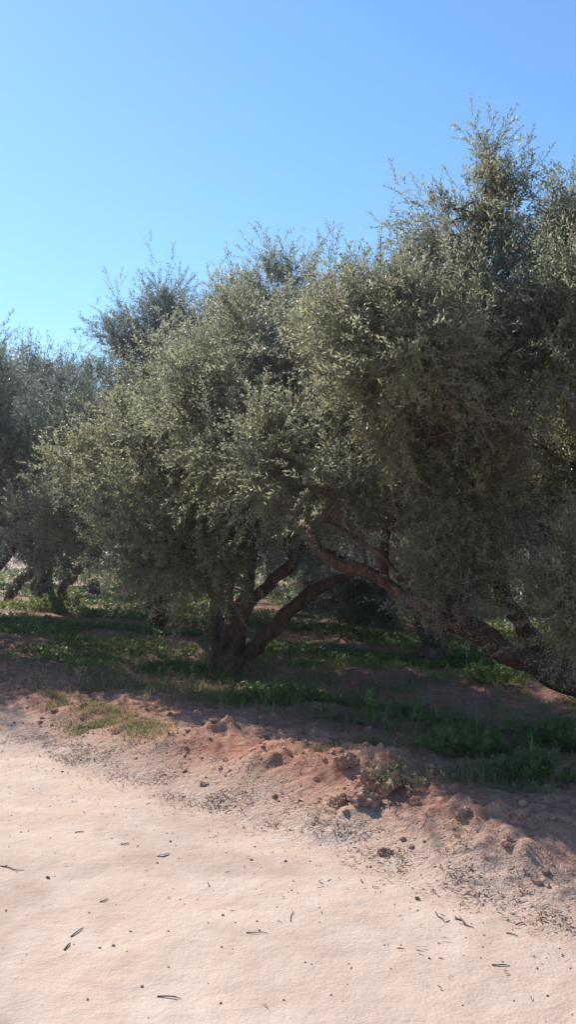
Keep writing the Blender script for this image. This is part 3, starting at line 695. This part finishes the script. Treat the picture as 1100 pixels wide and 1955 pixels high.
# rough little lumps
def rock(r, seed, flat=.7, sub=2):
    import bmesh
    bm = bmesh.new(); bmesh.ops.create_icosphere(bm, subdivisions=sub, radius=1)
    V = np.array([v.co[:] for v in bm.verts]); T = [[v.index for v in f.verts] for f in bm.faces]; bm.free()
    k = 1 + .5 * noise3(V * 1.1 + seed) - .45 * np.abs(noise3(V * 2.3 + seed)) + .22 * noise3(V * 4.5 + seed) + .12 * noise3(V * 10 + seed)
    V = V * k[:, None] * np.array([1, .8 + .3 * ((seed * 7.3) % 1), flat]) * r
    return V, T
def tri_obj(name, V, T, mat, loc):
    me = bpy.data.meshes.new(name); me.from_pydata([tuple(v) for v in V], [], T); me.materials.append(mat)
    for p_ in me.polygons: p_.use_smooth = False
    o = bpy.data.objects.new(name, me); col.objects.link(o); o.location = loc; return o
def gravel():
    g = np.random.default_rng(8); VV, TT = [], []; off = 0
    N_ = 3600; nb = 2400
    u = np.where(np.arange(N_) < nb, g.normal(size=N_) * .9 + .9, -2.8 * g.random(N_)); v = np.where(np.arange(N_) < nb, -3.2 + 10.5 * g.random(N_), -2.5 + 7 * g.random(N_))
    x, y = xy_of(u, v); z = H(x, y); r = np.where(np.arange(N_) < nb, .005 + .030 * g.random(N_) ** 3.5 * (u > .1), np.maximum(.0012 + .0075 * g.random(N_) ** 4, .001))
    shapes = [rock(1.0, k * 1.37, .65, 1) for k in range(24)]
    for i in range(N_):
        V, T = shapes[i % 24]; a = g.random() * 6.28; c, s_ = math.cos(a), math.sin(a)
        V = V @ np.array([[c, s_, 0], [-s_, c, 0], [0, 0, 1]]) * r[i] + np.array([x[i], y[i], z[i] + r[i] * .15])
        VV.append(V); TT += [[q + off for q in t] for t in T]; off += len(V)
    o = tri_obj('gravel', np.vstack(VV), TT, M_CLOD, (0, 0, 0))
    tag(o, 'crumbs of red earth and pebbles over the bank', 'gravel', None, 'stuff')
gravel()
CLODS = [(690, 1440, .12, 'red earth clod on the crest of the broken mound, left of the dry tuft'), (662, 1458, .09, 'small red clod at the left foot of the broken mound'),
         (725, 1460, .17, 'largest dark red clod in the broken mound'), (695, 1482, .13, 'rounded red clod below the largest clod of the mound'),
         (755, 1482, .12, 'red clod on the right side of the broken mound'), (650, 1485, .07, 'flat pinkish clod at the front of the broken mound'),
         (735, 1522, .05, 'pale clod alone below the dry tuft'), (160, 1368, .07, 'brown clod at the lower edge of the pale grass patch'),
         (105, 1358, .05, 'smaller brown clod left of the pale grass patch'), (225, 1393, .05, 'dark clod right below the pale grass patch'),
         (412, 1408, .07, 'red clod where a hole opens in the middle of the bank'), (602, 1355, .07, 'round dry clod beside the bent dead branch'),
         (390, 1498, .035, 'small brown clod at the foot of the bank near the leaf litter'), (975, 1608, .05, 'brown clod on the bank near the right shadow edge'),
         (885, 1555, .06, 'pinkish clod in the shade of the right tree'), (1000, 1565, .05, 'shaded clod nearest the right edge')]
for i, (px, py, r, lab) in enumerate(CLODS):
    x, y, z = ground_at(px, py); V, T = rock(r * .85, i * 3.1 + 1, .75, 4)
    tag(tri_obj('earth_clod', V, T, M_CLOD, (x, y, z - r * .05)), lab, 'clod', 'clods of red earth on the bank')
STONES = [(312, 1632, .05, .22, M_STONE, 'flat pale stone lying alone in the middle of the road'), (798, 1718, .018, .8, M_DARKSTONE, 'dark pebble on the road right of centre'),
          (425, 1748, .009, .8, M_DARKSTONE, 'tiny dark pebble in the lower middle of the road'), (91, 1677, .014, .8, M_DARKSTONE, 'dark pebble beside the long twig at the left'),
          (300, 1648, .009, .8, M_DARKSTONE, 'tiny pebble just below the flat pale stone'), (325, 1607, .010, .8, M_DARKSTONE, 'dark pebble just above the flat pale stone'),
          (118, 1474, .016, .7, M_DARKSTONE, 'brown pebble on the road near the left part of the bank'), (480, 1642, .013, .6, M_DARKSTONE, 'dark pebble on the road right of the pale stone'),
          (216, 1806, .010, .7, M_DARKSTONE, 'small pebble near the bottom left twigs'), (402, 1552, .011, .7, M_DARKSTONE, 'small pebble near the foot of the bank'),
          (545, 1645, .012, .7, M_DARKSTONE, 'dark pebble in the centre of the road'), (820, 1830, .008, .7, M_DARKSTONE, 'tiny pebble at the bottom right of the road'),
          (190, 1810, .008, .7, M_DARKSTONE, 'tiny pebble left of the bottom left twigs')]
for i, (px, py, r, fl, m, lab) in enumerate(STONES):
    x, y, z = ground_at(px, py); r *= .7; V, T = rock(r, i * 2.3 + 40, fl, 3)
    tag(tri_obj('pebble' if r < .03 else 'stone', V, T, m, (x, y, z + r * fl * .4)), lab, 'stone' if r > .03 else 'pebble', None)
TWIGS = [((135, 1789), (158, 1771), .003, 'short dark twig lying diagonally in the lower left of the road'), ((122, 1814), (133, 1801), .0035, 'stubby dark twig below the diagonal one'),
         ((0, 1654), (46, 1662), .003, 'long thin twig at the left edge of the road'), ((190, 1722), (206, 1717), .003, 'thin twig left of the road centre'),
         ((470, 1781), (512, 1783), .0022, 'hair-thin straw in the lower middle of the road'), ((832, 1742), (850, 1762), .003, 'crooked thin twig right of the dark pebble'),
         ((870, 1755), (905, 1772), .004, 'brown twig among dry leaves on the right of the road'), ((968, 1782), (990, 1788), .003, 'short twig at the lower right of the road'),
         ((985, 1766), (1002, 1763), .003, 'bent twig near the right edge of the road'), ((300, 1903), (345, 1907), .003, 'straight twig near the bottom edge of the road'),
         ((940, 1843), (975, 1845), .003, 'faint twig close to the bottom right of the road'), ((555, 1760), (556, 1735), .002, 'tiny upright straw in the road centre'), ((143, 1590), (160, 1589), .003, 'short dark twig on the road under the bank'), ((230, 1612), (246, 1611), .003, 'short dark twig left of the flat pale stone')]
for i, (a, b_, r, lab) in enumerate(TWIGS):
    pa = np.array(ground_at(*a)); pb = np.array(ground_at(*b_)); g = np.random.default_rng(i)
    pa[2] += r * .8; pb[2] += r * .8; c = (pa + pb) / 2; L_ = np.linalg.norm(pb - pa)
    m1 = pa * .65 + pb * .35 + np.array([g.normal() * .06 * L_, g.normal() * .06 * L_, .002]); m2 = pa * .3 + pb * .7 + np.array([g.normal() * .06 * L_, g.normal() * .06 * L_, .003])
    parts = [tube([pa - c, m1 - c, m2 - c, pb - c], [r, r * .9, r * .8, r * .4], 6, .2, 4, i)]
    if i % 4 == 1: parts.append(tube([m2 - c, m2 - c + (pb - pa) * .12 + np.array([.1 * L_, -.06 * L_, .004])], [r * .6, r * .3], 5, 0, 2))
    V, F_ = merge(parts); o = link_mesh('fallen_twig', V, F_, M_TWIG, None, True); o.location = c
    tag(o, lab, 'twig', 'twigs scattered on the road')

# weeds: each plant a thing with stems and leaves
def weed(px, py, h, w, n, label, seed, upright=False, leafsize=.035, mat=None, cat='plant', name='weed_plant', tone=.6, nstem=None):
    x, y, z = ground_at(px, py); g = np.random.default_rng(seed)
    e = empty(name, (x, y, z), label, cat)
    ns = nstem or (3 if upright else max(10, int(n / 12)))
    stems = []; o_, d_, l_ = [], [], []
    for i in range(ns):
        a = g.random() * 6.28; sprd = (w * .5 * math.sqrt(g.random()))
        hh = h * (.6 + .5 * g.random()) * (1 - (0 if upright else .45) * (sprd / (w * .5 + 1e-6)) ** 2)
        root = np.array([math.cos(a) * sprd * .45, math.sin(a) * sprd * .45, -.01])
        tip = np.array([math.cos(a) * sprd, math.sin(a) * sprd, hh]); md = (root + tip) / 2 + g.normal(size=3) * .08 * hh
        stems.append(tube([root, md, tip], [.0035, .0028, .0015], 5, 0, 4))
        k = max(3, n // ns)
        t = np.linspace(.15 if not upright else .3, 1, k)
        for tt in t:
            p = root * (1 - tt) ** 2 + 2 * md * tt * (1 - tt) + tip * tt ** 2
            o_.append(p); d_.append(nrm(np.array([g.normal(), g.normal(), .55 + .4 * g.random()]))); l_.append(leafsize * (1.1 - .4 * tt))
    V, F_ = merge(stems); link_mesh('stems', V, F_, M_TWIG, None, True, None, e)
    V, F_, T, MI = twigs_to_mesh(np.array(o_), np.array(d_), np.array(l_) * 1.2, g, 5, leafsize, leafsize * .42, np.full(len(o_), tone), stem=False, spread=.9)
    link_mesh('leaves', V, F_, mat or M_WEED, None, False, T, e)
    return e
weed(540, 1340, .26, .75, 520, 'bushy bright green weed right of the centre tree foot', 1)
weed(470, 1335, .16, .6, 260, 'lower green weed left of the bushy bright one', 2, tone=.4)
weed(870, 1438, .20, .62, 560, 'round leafy green weed at the edge of the right shadow', 3)
weed(1068, 1425, .22, .85, 700, 'wide leafy green weed at the right edge', 4)
weed(1050, 1480, .14, .8, 420, 'low spreading green weed below the wide one at the right edge', 5, tone=.35)
weed(960, 1430, .14, .5, 260, 'dim green weed between the two leafy clumps on the right', 15, tone=.3)
weed(718, 1392, .34, .22, 70, 'tall pale-leaved seedling standing alone in the shade', 6, upright=True, leafsize=.045, tone=.9)
weed(748, 1395, .16, .2, 24, 'small sprig just right of the pale seedling', 7, upright=True, leafsize=.03, tone=.8)
weed(886, 1420, .20, .12, 12, 'thin sprig rising behind the round leafy weed', 8, upright=True, leafsize=.022, tone=.8)
weed(922, 1445, .20, .14, 10, 'bare forked sprig right of the round leafy weed', 9, upright=True, leafsize=.02, tone=.8)
weed(358, 1335, .34, .22, 40, 'tall dry-tipped stalk left of the centre tree foot', 10, upright=True, leafsize=.035, mat=M_GRASS, tone=.95)
weed(300, 1328, .26, .5, 70, 'yellowish sprigs on the crest of the bank, left of the tall stalk', 11, upright=True, leafsize=.035, mat=M_GRASS, tone=.85, nstem=8)
weed(240, 1318, .26, .4, 50, 'yellowish sprigs on the crest above the pale grass patch', 12, upright=True, leafsize=.035, mat=M_GRASS, tone=.9, nstem=7)
weed(150, 1315, .22, .4, 40, 'dry sprigs on the crest left of the yellowish ones', 13, upright=True, leafsize=.035, mat=M_DRY, tone=.6, nstem=7)
weed(75, 1312, .2, .4, 36, 'dry brown sprigs on the crest nearest the left edge', 14, upright=True, leafsize=.03, mat=M_DRY, tone=.5, nstem=6)
weed(775, 1500, .15, .55, 110, 'straw-coloured dry tuft on the bank right of the broken mound', 16, upright=True, leafsize=.028, mat=M_GRASS, tone=1.0, nstem=26)
weed(90, 1165, .5, 2.4, 520, 'green weeds heaped around the foot of the left trunks', 17, leafsize=.09)
weed(260, 1245, .25, 1.4, 460, 'bright weed patch in the left orchard shade', 18, leafsize=.055)
weed(150, 1235, .22, 1.1, 300, 'smaller bright weed patch further left in the orchard shade', 19, leafsize=.055)
weed(940, 1300, .25, 1.1, 400, 'green weeds below the small forked olive', 20, leafsize=.05)
weed(330, 1255, .18, .9, 260, 'bright low weeds between the left patch and the centre trunks', 22, leafsize=.05)

# bent dead branch and a thin stake
x, y, z = ground_at(655, 1385); o3 = np.array([x, y, z])
pts = [np.array(ground_at(600, 1375)) + [0, 0, .03], np.array(ground_at(635, 1377)) + [0, 0, .05], at(645, 1362, 8.2), at(660, 1356, 8.2), at(672, 1372, 8.2), np.array(ground_at(690, 1385)) + [0, 0, .03], np.array(ground_at(715, 1392))]
V, F_ = merge([tube([p_ - o3 for p_ in pts], [.012, .018, .03, .035, .028, .02, .01], 8, .35, 5, 3),
               tube([pts[3] - o3, np.array(ground_at(668, 1420)) - o3 + [0, 0, .02], np.array(ground_at(672, 1435)) - o3], [.014, .01, .005], 6, .2, 4),
               tube([pts[2] - o3, np.array(ground_at(636, 1412)) - o3 + [0, 0, .01], np.array(ground_at(628, 1425)) - o3], [.01, .008, .004], 6, .2, 4)])
o = link_mesh('dead_branch', V, F_, M_TWIG, None, True); o.location = o3
tag(o, 'bent dead branch arching over the shaded ground left of the pale seedling', 'branch')
x, y, z = ground_at(490, 1382)
V, F_ = tube([(0, 0, -.05), (.004, 0, .08), (-.002, 0, .2)], [.008, .007, .005], 7, .2)
o = link_mesh('stake', V, F_, M_TWIG, None, True); o.location = (x, y, z)
tag(o, 'thin upright stake on the bank left of the bushy bright weed', 'stake')

# ------------------------------------------------------------------ light and air
SUN_AZ, SUN_EL = math.radians(-34), math.radians(37)
s = Vector((math.sin(SUN_AZ) * math.cos(SUN_EL), math.cos(SUN_AZ) * math.cos(SUN_EL), math.sin(SUN_EL)))
sun = bpy.data.lights.new('sun', 'SUN'); sun.energy = 4.6; sun.angle = math.radians(.5); sun.color = (1, .94, .86)
so = bpy.data.objects.new('sun', sun); col.objects.link(so); so.rotation_euler = s.to_track_quat('Z', 'Y').to_euler(); so.location = (-5, 10, 12)
w = bpy.data.worlds.new('World'); scene.world = w; w.use_nodes = True
nt = w.node_tree; nt.nodes.clear()
sky = nt.nodes.new('ShaderNodeTexSky'); sky.sky_type = 'NISHITA'; sky.sun_disc = False
sky.sun_elevation = SUN_EL; sky.sun_rotation = SUN_AZ; sky.air_density = 1.7; sky.dust_density = .08; sky.ozone_density = 10
bg = nt.nodes.new('ShaderNodeBackground'); bg.inputs[1].default_value = .112
out = nt.nodes.new('ShaderNodeOutputWorld'); nt.links.new(sky.outputs[0], bg.inputs[0]); nt.links.new(bg.outputs[0], out.inputs[0])

HAZE = .0009  # thin volume stands in for veiling lens glare besides slight haze
if HAZE:
    m, nt2, N, L = newmat('haze_air'); pv = N.new('ShaderNodeVolumePrincipled')
    pv.inputs['Density'].default_value = HAZE; pv.inputs['Color'].default_value = (.85, .88, .95, 1); pv.inputs['Anisotropy'].default_value = .45
    oo = N.new('ShaderNodeOutputMaterial'); L.new(pv.outputs[0], oo.inputs['Volume'])
    X0, X1, Y0, Y1, Z0, Z1 = -3600, 3600, -3600, 3600, -2.0, 9.5
    V = np.array([(x, y, z) for z in (Z0, Z1) for y in (Y0, Y1) for x in (X0, X1)], float)
    F_ = np.array([(0, 2, 3, 1), (4, 5, 7, 6), (0, 1, 5, 4), (2, 6, 7, 3), (0, 4, 6, 2), (1, 3, 7, 5)])
    tag(link_mesh('haze', V, F_, m), 'thin air volume imitating lens glare and slight haze over the orchard', 'haze', None, 'stuff')
vs = scene.view_settings
vs.view_transform = 'Standard'; vs.look = 'None'; vs.gamma = 1; vs.exposure = 0.62
scene.cycles.max_bounces = 8; scene.cycles.transparent_max_bounces = 8
scene.cycles.use_denoising = True
